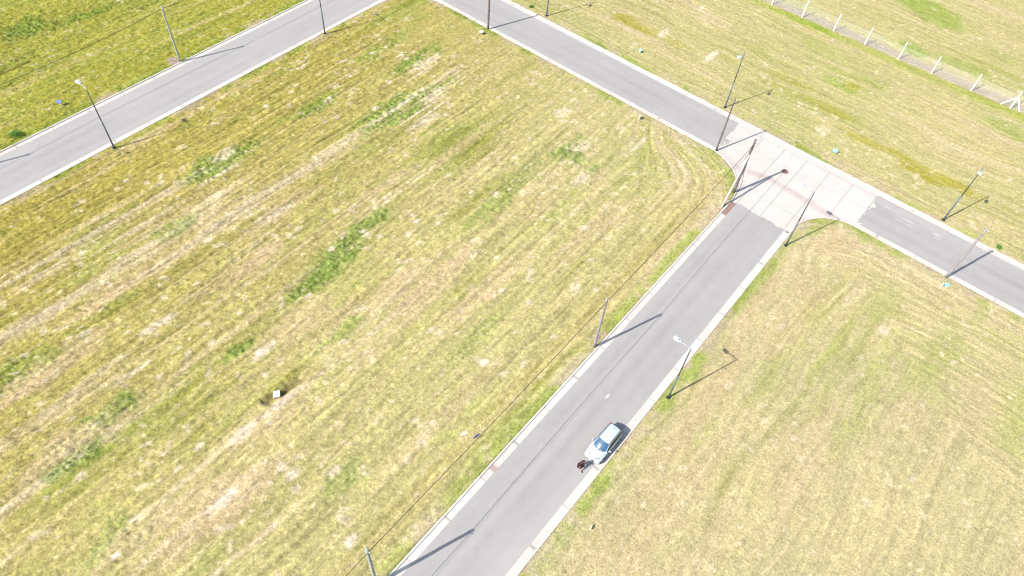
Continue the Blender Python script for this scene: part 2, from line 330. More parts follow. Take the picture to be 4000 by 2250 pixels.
gnd = npmesh('ground', V, Q, M_ground, gc, smooth=True); tag(gnd, kind='structure')

# ------------------------------------------------------------------ road surfaces
ZR = -.10
def sheet(name, x0, x1, y0, y1, step, z, colf, m, maskf=None, shear=False):
    nx = max(1, int(round((x1-x0)/step[0]))); ny = max(1, int(round((y1-y0)/step[1])))
    X, Y = np.meshgrid(np.linspace(x0, x1, nx+1), np.linspace(y0, y1, ny+1), indexing='ij'); X = X.ravel(); Y = Y.ravel()
    if shear: Yw = Y-SH*(X+60)
    else: Yw = Y
    i, j = np.meshgrid(np.arange(nx), np.arange(ny), indexing='ij'); i = i.ravel(); j = j.ravel()
    Qs = np.stack([i*(ny+1)+j, (i+1)*(ny+1)+j, (i+1)*(ny+1)+j+1, i*(ny+1)+j+1], 1)
    if maskf is not None:
        k = maskf(X[Qs].mean(1), Yw[Qs].mean(1)); Qs = Qs[k]
        u = np.unique(Qs); mp = np.zeros(len(X), int); mp[u] = np.arange(len(u)); Qs = mp[Qs]; X = X[u]; Yw = Yw[u]
    o = npmesh(name, np.stack([X, Yw, np.full_like(X, z)], 1), Qs, m, colf(X, Yw)); return tag(o, kind='structure')
def asph(x, y, a, c, bands, seams, base=(.254, .241, .226)):
    """a = coordinate across the road, c = along"""
    C = np.zeros((len(x), 3)); C[:] = base
    w = (fbm(x, y, .08, 200, 2)-.5)*.5
    k = np.ones(len(x))+(fbm(x, y, .25, 201, 3)-.5)*.10+(fbm(x, y, 2.0, 203, 2)-.5)*.08+(vn(c*.05, a*1.6, seed=205)-.5)*.11
    for b, wd, am in bands: k -= 1.7*am*np.exp(-((a+w-b)/wd)**2)*(.5+vn(c*.15, a*.1, seed=207))
    for b, am in seams: k -= am*np.exp(-((a-b+.04*np.sin(c*.35))/.05)**2)
    C = C*k[:, None]
    lo, hi = a.min(), a.max(); ed = np.exp(-((a-lo-.12)/.22)**2)+np.exp(-((hi-.12-a)/.22)**2)
    C = lerp(C, (.30, .27, .235), np.clip(ed, 0, 1)*.5*ss(.35, .7, fbm(x, y, .5, 240, 3)))
    st = ss(.72, .80, fbm(x, y, .8, 241, 3)); C = lerp(C, (.17, .16, .16), st*.12)
    return C
left_road = sheet('road', -78.85, -72.4, -28, 90, (.12, .5), ZR, lambda x, y: asph(x, y, x, y, [(-75.7, .5, .05), (-77., .35, .035), (-74.2, .4, .03)], [(-78.2, .05)]), M_road)
def midcol(x, y):
    C = asph(x, y, x, y, [(-11.2, .45, .05), (-9.6, .3, .02), (-13.2, .3, .02)], [(-12.37, .14)])
    for cx, cy in ((-13.2, 35.9), (-9.4, 38.6), (-11.3, 33.2), (-8.9, 34.7)):
        C = lerp(C, (.42, .42, .42), 1-ss(.06, .12, np.hypot(x-cx, y-cy)))
    return C
mid_road = sheet('road', -14.45, -8.1, -28, 66, (.1, .4), ZR, midcol, M_road)
def crosscol(x, y):
    C = asph(x, y, yp(x, y), x, [(74.2, .5, .055), (72.2, .4, .025), (75.4, .3, .02)], [])
    for cx, cy, a_, b_, w in ((-.9, 75.05, 1.3, .08, .45), (1.6, 74.6, 1.1, .12, .45), (2.2, 74.0, .8, .1, .4), (.9, 74.0, .6, .08, .5), (4.96, 74.73, .6, .35, .45), (5.2, 74.2, .3, .15, .3), (-4, 71.5, .5, .1, .3)):
        C = lerp(C, (.40, .395, .39), (1-ss(.6, 1.1, np.hypot((x-cx)/a_, (y-cy+.01*(x-cx))/b_)+(fbm(x, y, 2.2, 222, 2)-.5)*.7))*w)
    return C
cross_road = sheet('road', -82., 45., 70.6, 77.0, (.3, .1), ZR+.004, crosscol, M_road, shear=True)
def junc(x, y):
    n = (fbm(x, y, .9, 301, 3)-.5); n2 = (fbm(x, y, 4., 302, 2)-.5)
    w_end = -20.85+n*.5+.0*n2; yy = yp(x, y)
    w_end = w_end+np.where((yy > 71.0) & (yy < 73.2), 1.1*ss(-.1, .15, n+n2*.6), 0)
    e_end = -2.35+n*1.5+n2*.5-(77-yy)*.0
    s_end = 63.55+n*.55+n2*.3
    inroad = np.minimum(np.minimum(sdf_B(x, y), sdf_R(x, y)), sdf_F(x, y)) > .1
    return inroad & (x > w_end) & (x < e_end) & ((y > s_end) | (x < -14.35) & (y > 62.8))
def conc_col(x, y):
    n1 = fbm(x, y, .25, 310, 3); n2 = fbm(x, y, 1.4, 311, 3); C = np.zeros((len(x), 3)); C[:] = (.382, .352, .314)
    C *= (1+(n1-.5)*.10+(n2-.5)*.05)[:, None]
    cell = _h(np.floor((x+20.2)/2.93), np.floor(yp(x, y)/3.), x*0, 5); C *= (.985+.03*cell)[:, None]
    yy = y+(fbm(x, y, .4, 312, 3)-.5)*1.1
    ctr = 69.35+.35*np.cos((x+12)*.45)
    b = np.exp(-((yy-ctr)/.42)**2)*ss(-20.5, -15, x)*(1-ss(-4.2, -2.6, x))
    C = lerp(C, (.30, .235, .205), np.clip(b*1.5, 0, 1)*.62*(.45+.9*n2))
    C = lerp(C, (.31, .25, .235), (np.exp(-((yp(x, y)-76.5)/.22)**2))*.3*(.4+n1))           # north gutter line
    wv = np.exp(-((sdf_B(x, y)-.65)/.5)**2)*(x < -15); C = lerp(C, (.33, .26, .24), wv*.35*(.5+n1))
    C = lerp(C, (.33, .27, .22), np.exp(-((x+7.2)**2+(y-66.2)**2)/.7)*.6)
    yq = yp(x, y)
    for i in range(7):
        jx_ = -17.27+i*2.94
        C = lerp(C, (.17, .15, .145), np.exp(-((x-jx_)/.045)**2)*((yq < 76.6) & (y > 63))*.75)
    for jy_, am in ((73.75, .35), (70.35, .28), (67.0, .3)): C = lerp(C, (.19, .17, .165), np.exp(-((yq-jy_)/.04)**2)*am)
    cr = np.exp(-((x+16.0+.25*np.sin(y*1.7))/.03)**2)*(np.abs(y-66.8) < .9); C = lerp(C, (.2, .18, .17), cr*.5)
    return C
conc = sheet('concrete_junction', -22.6, .3, 62.6, 77.2, (.075, .075), ZR+.008, conc_col, M_conc, maskf=junc)

# asphalt feather smeared over the west edge of the slab
# ------------------------------------------------------------------ gutters and kerbs
def outline(pts_fn, step=.22): return pts_fn
def arc(cx, cy, r, a0, a1, n=24): return [(cx+r*math.cos(R(a0+(a1-a0)*i/n)), cy+r*math.sin(R(a0+(a1-a0)*i/n))) for i in range(n+1)]
def seg(a, b, st=.5):
    n = max(1, int(math.hypot(b[0]-a[0], b[1]-a[1])/st)); return [(a[0]+(b[0]-a[0])*i/n, a[1]+(b[1]-a[1])*i/n) for i in range(n+1)]
def unsk(pts): return [(x, y-SH*(x+60)) for x, y in pts]
rB, rR = 6.35, 5.2
oB = seg((XM0, Y0), (XM0, YC0-rB))+arc(XM0-rB, YC0-rB, rB, 0, 90)[1:]
oB += seg((XM0-rB, YC0), (XL1+6.35, YC0))[1:]+arc(XL1+6.35, YC0-6.35, 6.35, 90, 180)[1:]+seg((XL1, YC0-6.35), (XL1, Y0))[1:]
oR = seg((X1, YC0), (XM1+rR, YC0))+arc(XM1+rR, YC0-rR, rR, 90, 180)[1:]+seg((XM1, YC0-rR), (XM1, Y0))[1:]
oL = seg((XL0, Y0), (XL0, YC0-6))+arc(XL0-6, YC0-6, 6, 0, 90)[1:]+seg((XL0-6, YC0), (X0, YC0))[1:]
oF = seg((X0, YC1), (X1, YC1))
def fixsk(pts):
    return [(x, y-(SH*(x+60) if y > 55 else SH*(x+60)*max(0, (y-30)/25.))) for x, y in pts]
OUT = []
for o_, side in ((oB, -1), (oR, -1), (oL, 1), (oF, 1)): OUT.append((fixsk(o_), side))
def resample(pts, st):
    P = np.array(pts, float); D = np.r_[0, np.cumsum(np.hypot(*np.diff(P, axis=0).T))]
    s = np.arange(0, D[-1], st); return np.stack([np.interp(s, D, P[:, 0]), np.interp(s, D, P[:, 1])], 1), s
def normals(P):
    T = np.gradient(P, axis=0); T /= np.linalg.norm(T, axis=1)[:, None]; return np.stack([-T[:, 1], T[:, 0]], 1)
def road_side(P, N):
    q = P+N*.5; s = np.minimum(np.minimum(sdf_B(q[:, 0], q[:, 1]), sdf_R(q[:, 0], q[:, 1])), np.minimum(sdf_L(q[:, 0], q[:, 1]), sdf_F(q[:, 0], q[:, 1])))
    return np.sign(np.median(s))
def strip(P, N, prof, cols):
    """prof: list of (offset towards road, z); returns V, F, C"""
    n, k = len(P), len(prof); V = np.zeros((n, k, 3)); C = np.zeros((n, k, 3))
    for i, (o_, z_) in enumerate(prof): V[:, i, :2] = P+N*o_; V[:, i, 2] = z_
    C[:] = cols[:, None, :]
    i, j = np.meshgrid(np.arange(n-1), np.arange(k-1), indexing='ij'); i = i.ravel(); j = j.ravel()
    F = np.stack([i*k+j, (i+1)*k+j, (i+1)*k+j+1, i*k+j+1], 1)
    return V.reshape(-1, 3), F, C.reshape(-1, 3)
for gi, (pts, side) in enumerate(OUT):
    P, s = resample(pts, .11); N = normals(P); N *= road_side(P, N)
    Ne = N
    x, y = P[:, 0], P[:, 1]
    joint = (s % 4.35); jd = np.minimum(joint, 4.35-joint)
    segid = np.floor(s/4.35)
    tint = _h(segid, segid*0+gi, segid*0, 9); tint2 = _h(segid, segid*0+gi, segid*0, 19)
    nn = fbm(x, y, .6, 400, 3)
    base = np.zeros((len(x), 3)); base[:] = (.41, .378, .335)
    base = lerp(base, (.36, .30, .27), ss(.6, .95, tint)*.3*(.5+nn))
    base = base*(.97+.06*tint2+(nn-.5)*.10)[:, None]
    base = lerp(base, (.30, .245, .22), ss(.58, .72, fbm(x, y, .3, 401, 3))*.2)
    gut = lerp(base, (.17, .15, .14), (jd < .07)*.55)
    if gi == 0:   # rust-stained length of gutter by the braced pole
        gut = lerp(gut, (.185, .10, .078), ((y > 61.0+.3*(nn-.5)) & (y < 63.5) & (x > -16) )*.9)
        gut = lerp(gut, (.24, .16, .13), ((np.abs(y-21.2) < .3+.2*(nn-.5)) & (x > -16))*.7)
    # the gutter stops where the concrete slab begins at the junction
    wob = .05*(fbm(x, y, .5, 410, 2)-.5)
    Pn = P+0
    keep = np.ones(len(P), bool)
    V, F, C = strip(Pn, Ne, [(.17, ZR+.014), (.72, ZR+.014), (.735, ZR-.02)], gut)
    inj = (x > -20.6) & (x < -2.6) & (y > 63.4)
    bad = inj[:-1]; Fm = F.reshape(len(P)-1, 2, 4)[~bad].reshape(-1, 4)
    o = npmesh('gutter', V, Fm, M_conc, C, smooth=False); tag(o, kind='structure')
    kc = lerp(base*1.04, (.20, .18, .15), (jd < .05)*.5); kc = lerp(kc, (.26, .22, .15), ss(.55, .75, fbm(x, y, .9, 402, 3))*.25)
    V, F, C = strip(Pn, Ne, [(-.02, -.2), (-.01, .012), (.015, .022), (.13, .018), (.155, .004), (.175, ZR+.006)], kc)
    o = npmesh('kerb', V, F, M_conc, C, smooth=False); tag(o, kind='structure')

# ------------------------------------------------------------------ grass tufts (uncountable)
def grass_stuff(n):
    gx = rng.uniform(-112, 28, n*3); gy = rng.uniform(-14, 138, n*3)
    P = np.stack([gx, gy, np.full_like(gx, -57.)], -1); dp = P@fwn
    ok = (dp > 0) & (np.abs((P@Rn)/dp*2840) < 2080) & (np.abs((P@Un)/dp*2840) < 1200); gx = gx[ok]; gy = gy[ok]
    z, C, d = ground(gx, gy)
    lush = (C[:, 1]/C[:, 0] > 1.02)
    dens = np.where(lush, .95, .42)*np.where(gx < -40, 1, .75)*(d > -.02)
    dens = np.where(d < .5, dens*1.3, dens)
    ok = rng.random(len(gx)) < dens; gx, gy, z, C, d, lush = gx[ok], gy[ok], z[ok], C[ok], d[ok], lush[ok]
    m = len(gx); K = 4
    h = rng.uniform(.035, .10, m)*np.where(lush, 1.35, 1.)*np.where(gx > -40, .8, 1.05); w = rng.uniform(.05, .11, m)
    V = np.zeros((m, K, 3, 3)); a0 = rng.uniform(0, 2*np.pi, m)
    for k in range(K):
        a = a0+k*2*np.pi/K+rng.uniform(-.5, .5, m); r_ = w*rng.uniform(.3, 1., m)
        bx, by = gx+np.cos(a)*r_*.3, gy+np.sin(a)*r_*.3
        hw = rng.uniform(.012, .028, m)
        V[:, k, 0] = np.stack([bx-np.sin(a)*hw, by+np.cos(a)*hw, z-.01], 1)
        V[:, k, 1] = np.stack([bx+np.sin(a)*hw, by-np.cos(a)*hw, z-.01], 1)
        V[:, k, 2] = np.stack([gx+np.cos(a)*(r_+.03), gy+np.sin(a)*(r_+.03), z+h*rng.uniform(.6, 1., m)], 1)
    F = np.arange(m*K*3).reshape(-1, 3)
    Cc = C*(rng.uniform(.6, 1.35, m))[:, None]; Cc = np.repeat(Cc, K*3, 0)
    o = npmesh('grass', V.reshape(-1, 3), F, M_grass, Cc); tag(o, 'short mown grass tufts covering the open lots', 'grass', kind='stuff'); del o['category']
    o['category'] = 'grass'
    return m
grass_stuff(420000)

def gz_at(x, y):
    z, _, d = ground(np.array([x, x]), np.array([y, y])); return float(z[0]) if z[0] > -.3 else .02

# ------------------------------------------------------------------ street lamps
def make_lamp(loc, ang, label, H=7.95):
    """ang: direction of the arm (radians from +X)"""
    t = empty('street_lamp', loc, label, 'street lamp', 'street lamps along the roads', ang)
    bm = bmesh.new(); tube(bm, [(0, 0, -.1), (0, 0, 3.6), (0, 0, 3.75)], [.095, .085, .06], 12); obj('lower_pole', bm, M_steel, t, True)
    bm = bmesh.new(); tube(bm, [(0, 0, 3.7), (0, 0, H)], [.062, .05], 12); obj('upper_pole', bm, M_steel2, t, True)
    bm = bmesh.new(); box(bm, (0, 0, .03), (.34, .34, .05), bev=.01)
    for sx in (-1, 1):
        for sy in (-1, 1): tube(bm, [(sx*.12, sy*.12, .05), (sx*.12, sy*.12, .12)], .018, 6)
    obj('base_plate', bm, M_dark, t)
    bm = bmesh.new(); tube(bm, [(-.07, 0, H-.06), (.0, 0, H), (.6, 0, H+.10), (1.05, 0, H+.13)], [.045, .042, .035, .032], 8); obj('arm', bm, M_arm, t, True)
    bm = bmesh.new()
    prof = [(.95, .07, .05), (1.05, .11, .07), (1.12, .19, .08), (1.6, .20, .07), (1.68, .15, .05)]
    rings = []
    for u, w, hh in prof:
        zc = H+.13+(u-1.05)*.08
        rings.append([bm.verts.new((u, sy*w, zc+sz*hh*(.5 if sz < 0 else .6))) for sy, sz in ((-1, -1), (-1, .6), (-.6, 1), (.6, 1), (1, .6), (1, -1))])
    for A, B in zip(rings, rings[1:]):
        for k in range(6): bm.faces.new((A[k], A[(k+1) % 6], B[(k+1) % 6], B[k]))
    bm.faces.new(rings[0]); bm.faces.new(rings[-1][::-1]); bmesh.ops.recalc_face_normals(bm, faces=bm.faces)
    hd = obj('lamp_head', bm, M_lamp, t)
    bm = bmesh.new(); box(bm, (1.37, 0, H+.105), (.40, .28, .02)); obj('lens', bm, M_lens, hd)
    bm = bmesh.new(); tube(bm, [(1.2, 0, H+.17), (1.2, 0, H+.25)], [.045, .04], 10); obj('light_sensor', bm, M_dark, hd)
    return t
lamp0 = make_lamp((-6.99, 36.74, 0), math.pi, 'street lamp by the right kerb of the middle road, just beyond the white car')
def lamp(x, y, ang, label):
    o = copy_tree(lamp0); o.location = (x, y, 0); o.rotation_euler = (0, 0, ang); o['label'] = label; return o
lamp(-71.25, 22.5, math.pi, 'dark street lamp by the left road with a dark grey plot marker at its foot')
lamp(-71.5, 53.64, math.pi, 'dark street lamp by the left road, its head cut off by the top edge')
lamp(-52.94, 78.32, -math.pi/2, 'street lamp beyond the cross road, only its lower shaft showing at the top edge')
lamp(-23.81, 77.95, -math.pi/2, 'street lamp on the far verge just behind the thin brown wooden pole')
lamp(-7.2, 61.38, math.pi, 'street lamp on the rounded grass corner, its arm over the pale concrete junction')
lamp(4.74, 77.5, -math.pi/2, 'rightmost street lamp, on the far verge in front of an olive streak of turf')

# ------------------------------------------------------------------ utility poles and cables
def make_pole(loc, label, m, H=7.7, rb=.145, rt=.10, lean=(0, 0), name='utility_pole'):
    t = empty(name, loc, label, 'utility pole', 'poles carrying the cables')
    bm = bmesh.new(); n = 9
    tube(bm, [(lean[0]*k/n+.012*math.sin(k*1.7), lean[1]*k/n+.012*math.cos(k*2.1), -.15+(H+.15)*k/n) for k in range(n+1)], [rb+(rt-rb)*k/n for k in range(n+1)], 12)
    obj('shaft', bm, m, t, True)
    bm = bmesh.new(); tube(bm, [(lean[0], lean[1], H-.32), (lean[0], lean[1], H-.26)], rt+.025, 12); tube(bm, [(lean[0]+rt, lean[1], H-.29), (lean[0]+rt+.16, lean[1], H-.29)], .025, 6)
    cl = obj('clamp', bm, M_arm, t)
    bm = bmesh.new(); tube(bm, [(lean[0]+rt+.13, lean[1], H-.29), (lean[0]+rt+.13, lean[1], H-.22), (lean[0]+rt+.13, lean[1], H-.17)], [.03, .045, .03], 8); obj('insulator', bm, M_porc, t, True)
    return t
make_pole((-79.6, 36.95, 0), 'pale pole on the outer verge of the left road, beside a bare ring of soil', M_cpole, 7.6, .13, .09)
make_pole((-79.72, 8.2, 0), 'pole beyond the left edge, known by its blunt shadow on the left road', M_cpole, 7.7, .13, .09)
make_pole((-56.77, 70.0, 0), 'dark wooden pole rising past the top edge, beside the near kerb of the cross road', M_wood, 7.9, .15, .11)
make_pole((-20.55, 69.86, 0), 'thin brown wooden pole where the asphalt of the cross road meets the concrete', M_wood, 7.7, .12, .075)
p8 = make_pole((-15.45, 64.81, 0), 'stout rough wooden pole propped by a pale leaning strut at the junction', M_wood, 7.75, .16, .12)
bm = bmesh.new(); tube(bm, [(.15, -3.15, -.1), (.1, -1.6, 2.8), (.06, -.13, 5.75)], [.115, .10, .08], 12); obj('strut', bm, mat('pale_strut', (.42, .40, .37), .8, noise=.12, nscale=5), p8, True)
bm = bmesh.new()
tube(bm, [(.17, 0, 4.1), (.22, -.05, 3.2), (.5, -.2, 2.2), (.62, -.5, 1.2), (.45, -1.1, .35), (.1, -1.55, .03)], .022, 6); obj('drop_cable', bm, M_cable, p8, True)
bm = bmesh.new(); box(bm, (.13, -.02, 2.6), (.10, .14, .3), bev=.01); tube(bm, [(.17, 0, 2.7), (.17, 0, 4.4)], .02, 6); obj('conduit', bm, M_arm, p8)
make_pole((7.87, 69.1, 0), 'pale pinkish wooden pole on the near kerb of the cross road, above the cyan marker', M_wood2, 7.6, .14, .10)
make_pole((-15.27, 36.7, 0), 'brown wooden pole on the left verge of the middle road, its shadow crossing the asphalt', M_wood2, 7.7, .135, .10)
make_pole((-15.3, 8.35, 0), 'pale grey-green pole whose top enters at the bottom edge beside the middle road', M_cpole, 7.75, .15, .12)
def cable(label, pts, sag, r=.016, name='power_cable'):
    P = []
    for i, (a, b) in enumerate(zip(pts, pts[1:])):
        a = Vector(a); b = Vector(b); n = 16
        for k in range(n+(1 if i == len(pts)-2 else 0)):
            t_ = k/n; q = a.lerp(b, t_); q.z -= 4*sag[i]*t_*(1-t_); P.append(q)
    bm = bmesh.new(); tube(bm, P, r, 6)
    return tag(obj(name, bm, M_cable, None, True), label, 'power cable', 'overhead cables')
cable('black cable strung above the left verge of the middle road, pole to pole', [(-15.3, 64.8, 7.4), (-15.15, 36.7, 7.35), (-15.18, 8.35, 7.4), (-15.2, -24, 7.4)], [.25, .2, .3], .024)
cable('black cable over the far left field, through the top of the pale pole', [(-79.55, -22, 7.4), (-79.6, 8.2, 7.4), (-79.48, 36.95, 7.3), (-79.5, 66, 7.4)], [.3, .6, .3], .024)
cable('thin cable along the cross road sagging above the far verge', [(-92, 70.1, 7.3), (-56.7, 70.0, 7.4), (-20.45, 69.86, 7.2), (7.95, 69.1, 7.3), (42, 68.6, 7.4)], [.4, .75, .7, .5], .010)
cable('short slack cable tapping from the propped pole to the cross road line', [(-15.3, 64.85, 7.35), (-15.5, 66.6, 6.9), (-15.72, 69.78, 6.62)], [.35, .05], .012)

# ------------------------------------------------------------------ fence
fx = [-35.6, -30.68, -25.76, -20.74, -15.94, -10.96, -6.21, -.69, 4.59, 9.4]; FY = 105.1
fence = empty('fence', (-13, FY, 0), 'wire mesh fence on white concrete posts across the top right', 'fence')
def post_bm(x, corner=False):
    bm = bmesh.new(); x += 13
    def sq(p, a, b): return [bm.verts.new((p[0]+sx*a, p[1]+sy*b, p[2])) for sx, sy in ((-1, -1), (1, -1), (1, 1), (-1, 1))]
    k = 1.35 if corner else 1.
    rr = [sq((x, 0, -.2), .075*k, .075*k), sq((x, 0, 2.05), .062*k, .062*k), sq((x, .10, 2.28), .058*k, .058*k), sq((x, .34, 2.5), .05*k, .045*k)]
    for A, B in zip(rr, rr[1:]):
        for i in range(4): bm.faces.new((A[i], A[(i+1) % 4], B[(i+1) % 4], B[i]))
    bm.faces.new(rr[0][::-1]); bm.faces.new(rr[-1]); bmesh.ops.recalc_face_normals(bm, faces=bm.faces)
    return bm
for x in fx:
    p_ = obj('post', post_bm(x, x == 4.59), M_white, fence)
    if x == 4.59:
        for s in (-1, 1):
            bm = bmesh.new(); tube(bm, [(x+13+s*1.25, -.03*s, -.1), (x+13+s*.05, 0, 1.7)], [.085, .075], 4); obj('brace', bm, M_white, fence)
# chain link: real wires, one mesh
Vv = []; Ff = []
def wire(a, b, r=.0022):
    a = np.array(a, float); b = np.array(b, float); d_ = (b-a)/np.linalg.norm(b-a); u = np.array([0, 1., 0]); v = np.cross(d_, u)
    i = len(Vv)
    for p in (a, b):
        for k in range(3): Vv.append(p+r*(u*math.cos(k*2.094)+v*math.sin(k*2.094)))
    for k in range(3): Ff.append((i+k, i+(k+1) % 3, i+3+(k+1) % 3, i+3+k))
x = -35.6
while x < 9.4:
    for s in (1, -1):
        wire((x+13, .085, .05) if s > 0 else (x+13+1.95, .092, .05), (x+13+1.95, .085, 2.0) if s > 0 else (x+13, .092, 2.0))
    x += .075
npmesh('chain_link', Vv, Ff, M_wire, parent=fence)
Vv = []; Ff = []
for z in (.07, 1.0, 1.99, 2.25, 2.4): wire((-22.6, .09 if z < 2.1 else (z-2.0)*.7-.0, z), (22.4, .09 if z < 2.1 else (z-2.0)*.7, z), .004)
npmesh('tension_wires', Vv, Ff, M_wire, parent=fence)

# ------------------------------------------------------------------ plot markers and small things
def sign_mat(n, c): return mat(n, c, .5, noise=.12, nscale=9)
M_blue = sign_mat('blue_panel', (.006, .055, .30)); M_cyan = sign_mat('cyan_panel', (.18, .38, .44)); M_gry = sign_mat('grey_panel', (.33, .35, .38)); M_dgry = sign_mat('dark_grey_panel', (.12, .12, .14)); M_vio = sign_mat('violet_grey_panel', (.25, .22, .38))
M_stake = mat('pale_stake', (.62, .58, .48), .8)
def marker(x, y, label, m, az, tilt=.5, h=.55, w=.52, hh=.36, stake=True, panel_off=.0, cat='plot marker'):
    """az: heading the face looks to; tilt: lean back from vertical"""
    z = gz_at(x, y); t = empty('plot_marker', (x, y, z), label, cat, 'small plot markers on the grass', az)
    Rm = Matrix.Rotation(-tilt, 3, 'X')
    bm = bmesh.new(); box(bm, (0, 0, h*.5-.05), (.055, .055, h+.1), bev=.006); 
    obj('stake', bm, M_stake, t)
    bm = bmesh.new()   # panel with clipped corners, slightly dished
    pts = [(-.5, -.3), (-.36, -.5), (.36, -.5), (.5, -.3), (.5, .3), (.36, .5), (-.36, .5), (-.5, .3)]
    A = [bm.verts.new(Rm @ Vector((px*w, -.012, pz*hh))+Vector((panel_off, -.03, h))) for px, pz in pts]
    B = [bm.verts.new(Rm @ Vector((px*w, .012, pz*hh))+Vector((panel_off, -.03, h))) for px, pz in pts]
    bm.faces.new(A); bm.faces.new(B[::-1])
    for k in range(8): bm.faces.new((A[k], B[k], B[(k+1) % 8], A[(k+1) % 8]))
    bmesh.ops.recalc_face_normals(bm, faces=bm.faces)
    pn = obj('panel', bm, m, t)
    for sx in (-.25, .25):
        bm = bmesh.new(); box(bm, Rm @ Vector((sx*w, -.018, 0))+Vector((panel_off, -.03, h)), (.012, .012, hh*.6), rot=Rm)
        obj('fixing_strip', bm, M_arm, pn)
    return t
marker(-82.01, 22.51, 'bright blue plot marker on a white stake in the far left field', M_blue, R(25), 1.0, .5, .62, .42)
marker(-69.71, 22.58, 'dark grey plot marker at the foot of the left street lamp', M_dgry, R(-150), .95, .48, .5, .4)
marker(-56.88, 68.2, 'pale plot marker with its white stake standing clear, by the dark pole at the top', M_gry, R(20), 1.1, .45, .5, .4, panel_off=.35)
marker(-38.33, 80.25, 'small cyan plot marker alone beyond the cross road, top centre right', M_cyan, R(-20), .8, .4, .45, .34)
marker(-30.59, 68.21, 'pale grey plot marker with a dark shadow on the near side of the cross road', M_gry, R(-60), .5, .42, .5, .42)
marker(-9.5, 79.62, 'pale cyan plot marker on two light stakes opposite the concrete junction', M_cyan, R(10), .95, .42, .62, .45)
t = marker(7.87, 67.15, 'leaning white marker stake next to the fallen cyan panel at the right', M_stake, R(-30), .2, .72, .14, .2)
# fallen panel lying in the grass
bm = bmesh.new(); n = 12
ring = [(.24*math.cos(2*math.pi*k/n)*(1+.12*math.sin(3*k)), .29*math.sin(2*math.pi*k/n)) for k in range(n)]
A = [bm.verts.new((a, b, .10+.12*b+.03*math.sin(5*a))) for a, b in ring]; B = [bm.verts.new((a, b, .07+.12*b+.03*math.sin(5*a))) for a, b in ring]
bm.faces.new(A); bm.faces.new(B[::-1])
for k in range(n): bm.faces.new((A[k], B[k], B[(k+1) % n], A[(k+1) % n]))
bmesh.ops.recalc_face_normals(bm, faces=bm.faces)
o = obj('fallen_panel', bm, M_cyan); o.location = (8.3, 68.0, gz_at(8.3, 68)); tag(o, 'pale cyan panel fallen flat on the grass beside a white stake', 'panel')
marker(-17.42, 22.2, 'narrow violet-grey plot marker seen edge-on under the middle cable', M_vio, R(75), .12, .62, .60, .46)
bm = bmesh.new(); tube(bm, [(0, 0, -.05), (.02, .0, .3), (.03, .02, .42)], [.05, .045, .035], 6); box(bm, (.04, .02, .3), (.03, .4, .24), bev=.01)
o = obj('wooden_peg', bm, M_stake); o.location = (-5.45, 22.25, gz_at(-5.4, 22.3)); o.rotation_euler = (0, 0, R(20)); tag(o, 'small pale peg with a dark shadow in the dry grass near the bottom', 'peg', )
# inspection box
pit = empty('inspection_box', (-33.35, 13.95, -.12), 'white square concrete box lid set in a grassy ditch in the big lot', 'inspection box', None, R(52))
bm = bmesh.new(); box(bm, (0, 0, .24), (.56, .60, .09), bev=.02); obj('lid', bm, M_white, pit)
M_boxc = mat('box_concrete', (.25, .22, .2), .9)
for sx in (-1, 1):
    bm = bmesh.new(); box(bm, (sx*.22, 0, -.01), (.08, .52, .40)); obj('box_wall', bm, M_boxc, pit)
    bm = bmesh.new(); box(bm, (0, sx*.22, -.012), (.36, .08, .395)); obj('box_wall', bm, M_boxc, pit)
# manhole cover
mh = empty('manhole_cover', (-12.57, 72.33, ZR+.01), 'rusty round manhole cover in the concrete junction', 'manhole cover')
bm = bmesh.new(); n = 40
def disc(bm, r, z0, z1, n=40):
    A = [bm.verts.new((r*math.cos(2*math.pi*k/n), r*math.sin(2*math.pi*k/n), z0)) for k in range(n)]; B = [bm.verts.new((r*math.cos(2*math.pi*k/n), r*math.sin(2*math.pi*k/n), z1)) for k in range(n)]
    bm.faces.new(B)
    for k in range(n): bm.faces.new((A[k], A[(k+1) % n], B[(k+1) % n], B[k]))
disc(bm, .33, .0, .026)
for i in range(-3, 4):
    for j in range(-3, 4):
        if math.hypot(i, j) < 3.4: box(bm, (i*.085, j*.085, .032), (.04, .04, .014))
obj('cover', bm, M_iron, mh)
bm = bmesh.new(); a_ = []
for r_, z_ in ((.35, .0), (.35, .022), (.42, .022), (.42, .0)): a_.append([bm.verts.new((r_*math.cos(2*math.pi*k/n), r_*math.sin(2*math.pi*k/n), z_)) for k in range(n)])
for A, B in zip(a_, a_[1:]):
    for k in range(n): bm.faces.new((A[k], A[(k+1) % n], B[(k+1) % n], B[k]))
obj('frame', bm, mat('iron_frame', (.20, .15, .14), .7, noise=.2), mh)

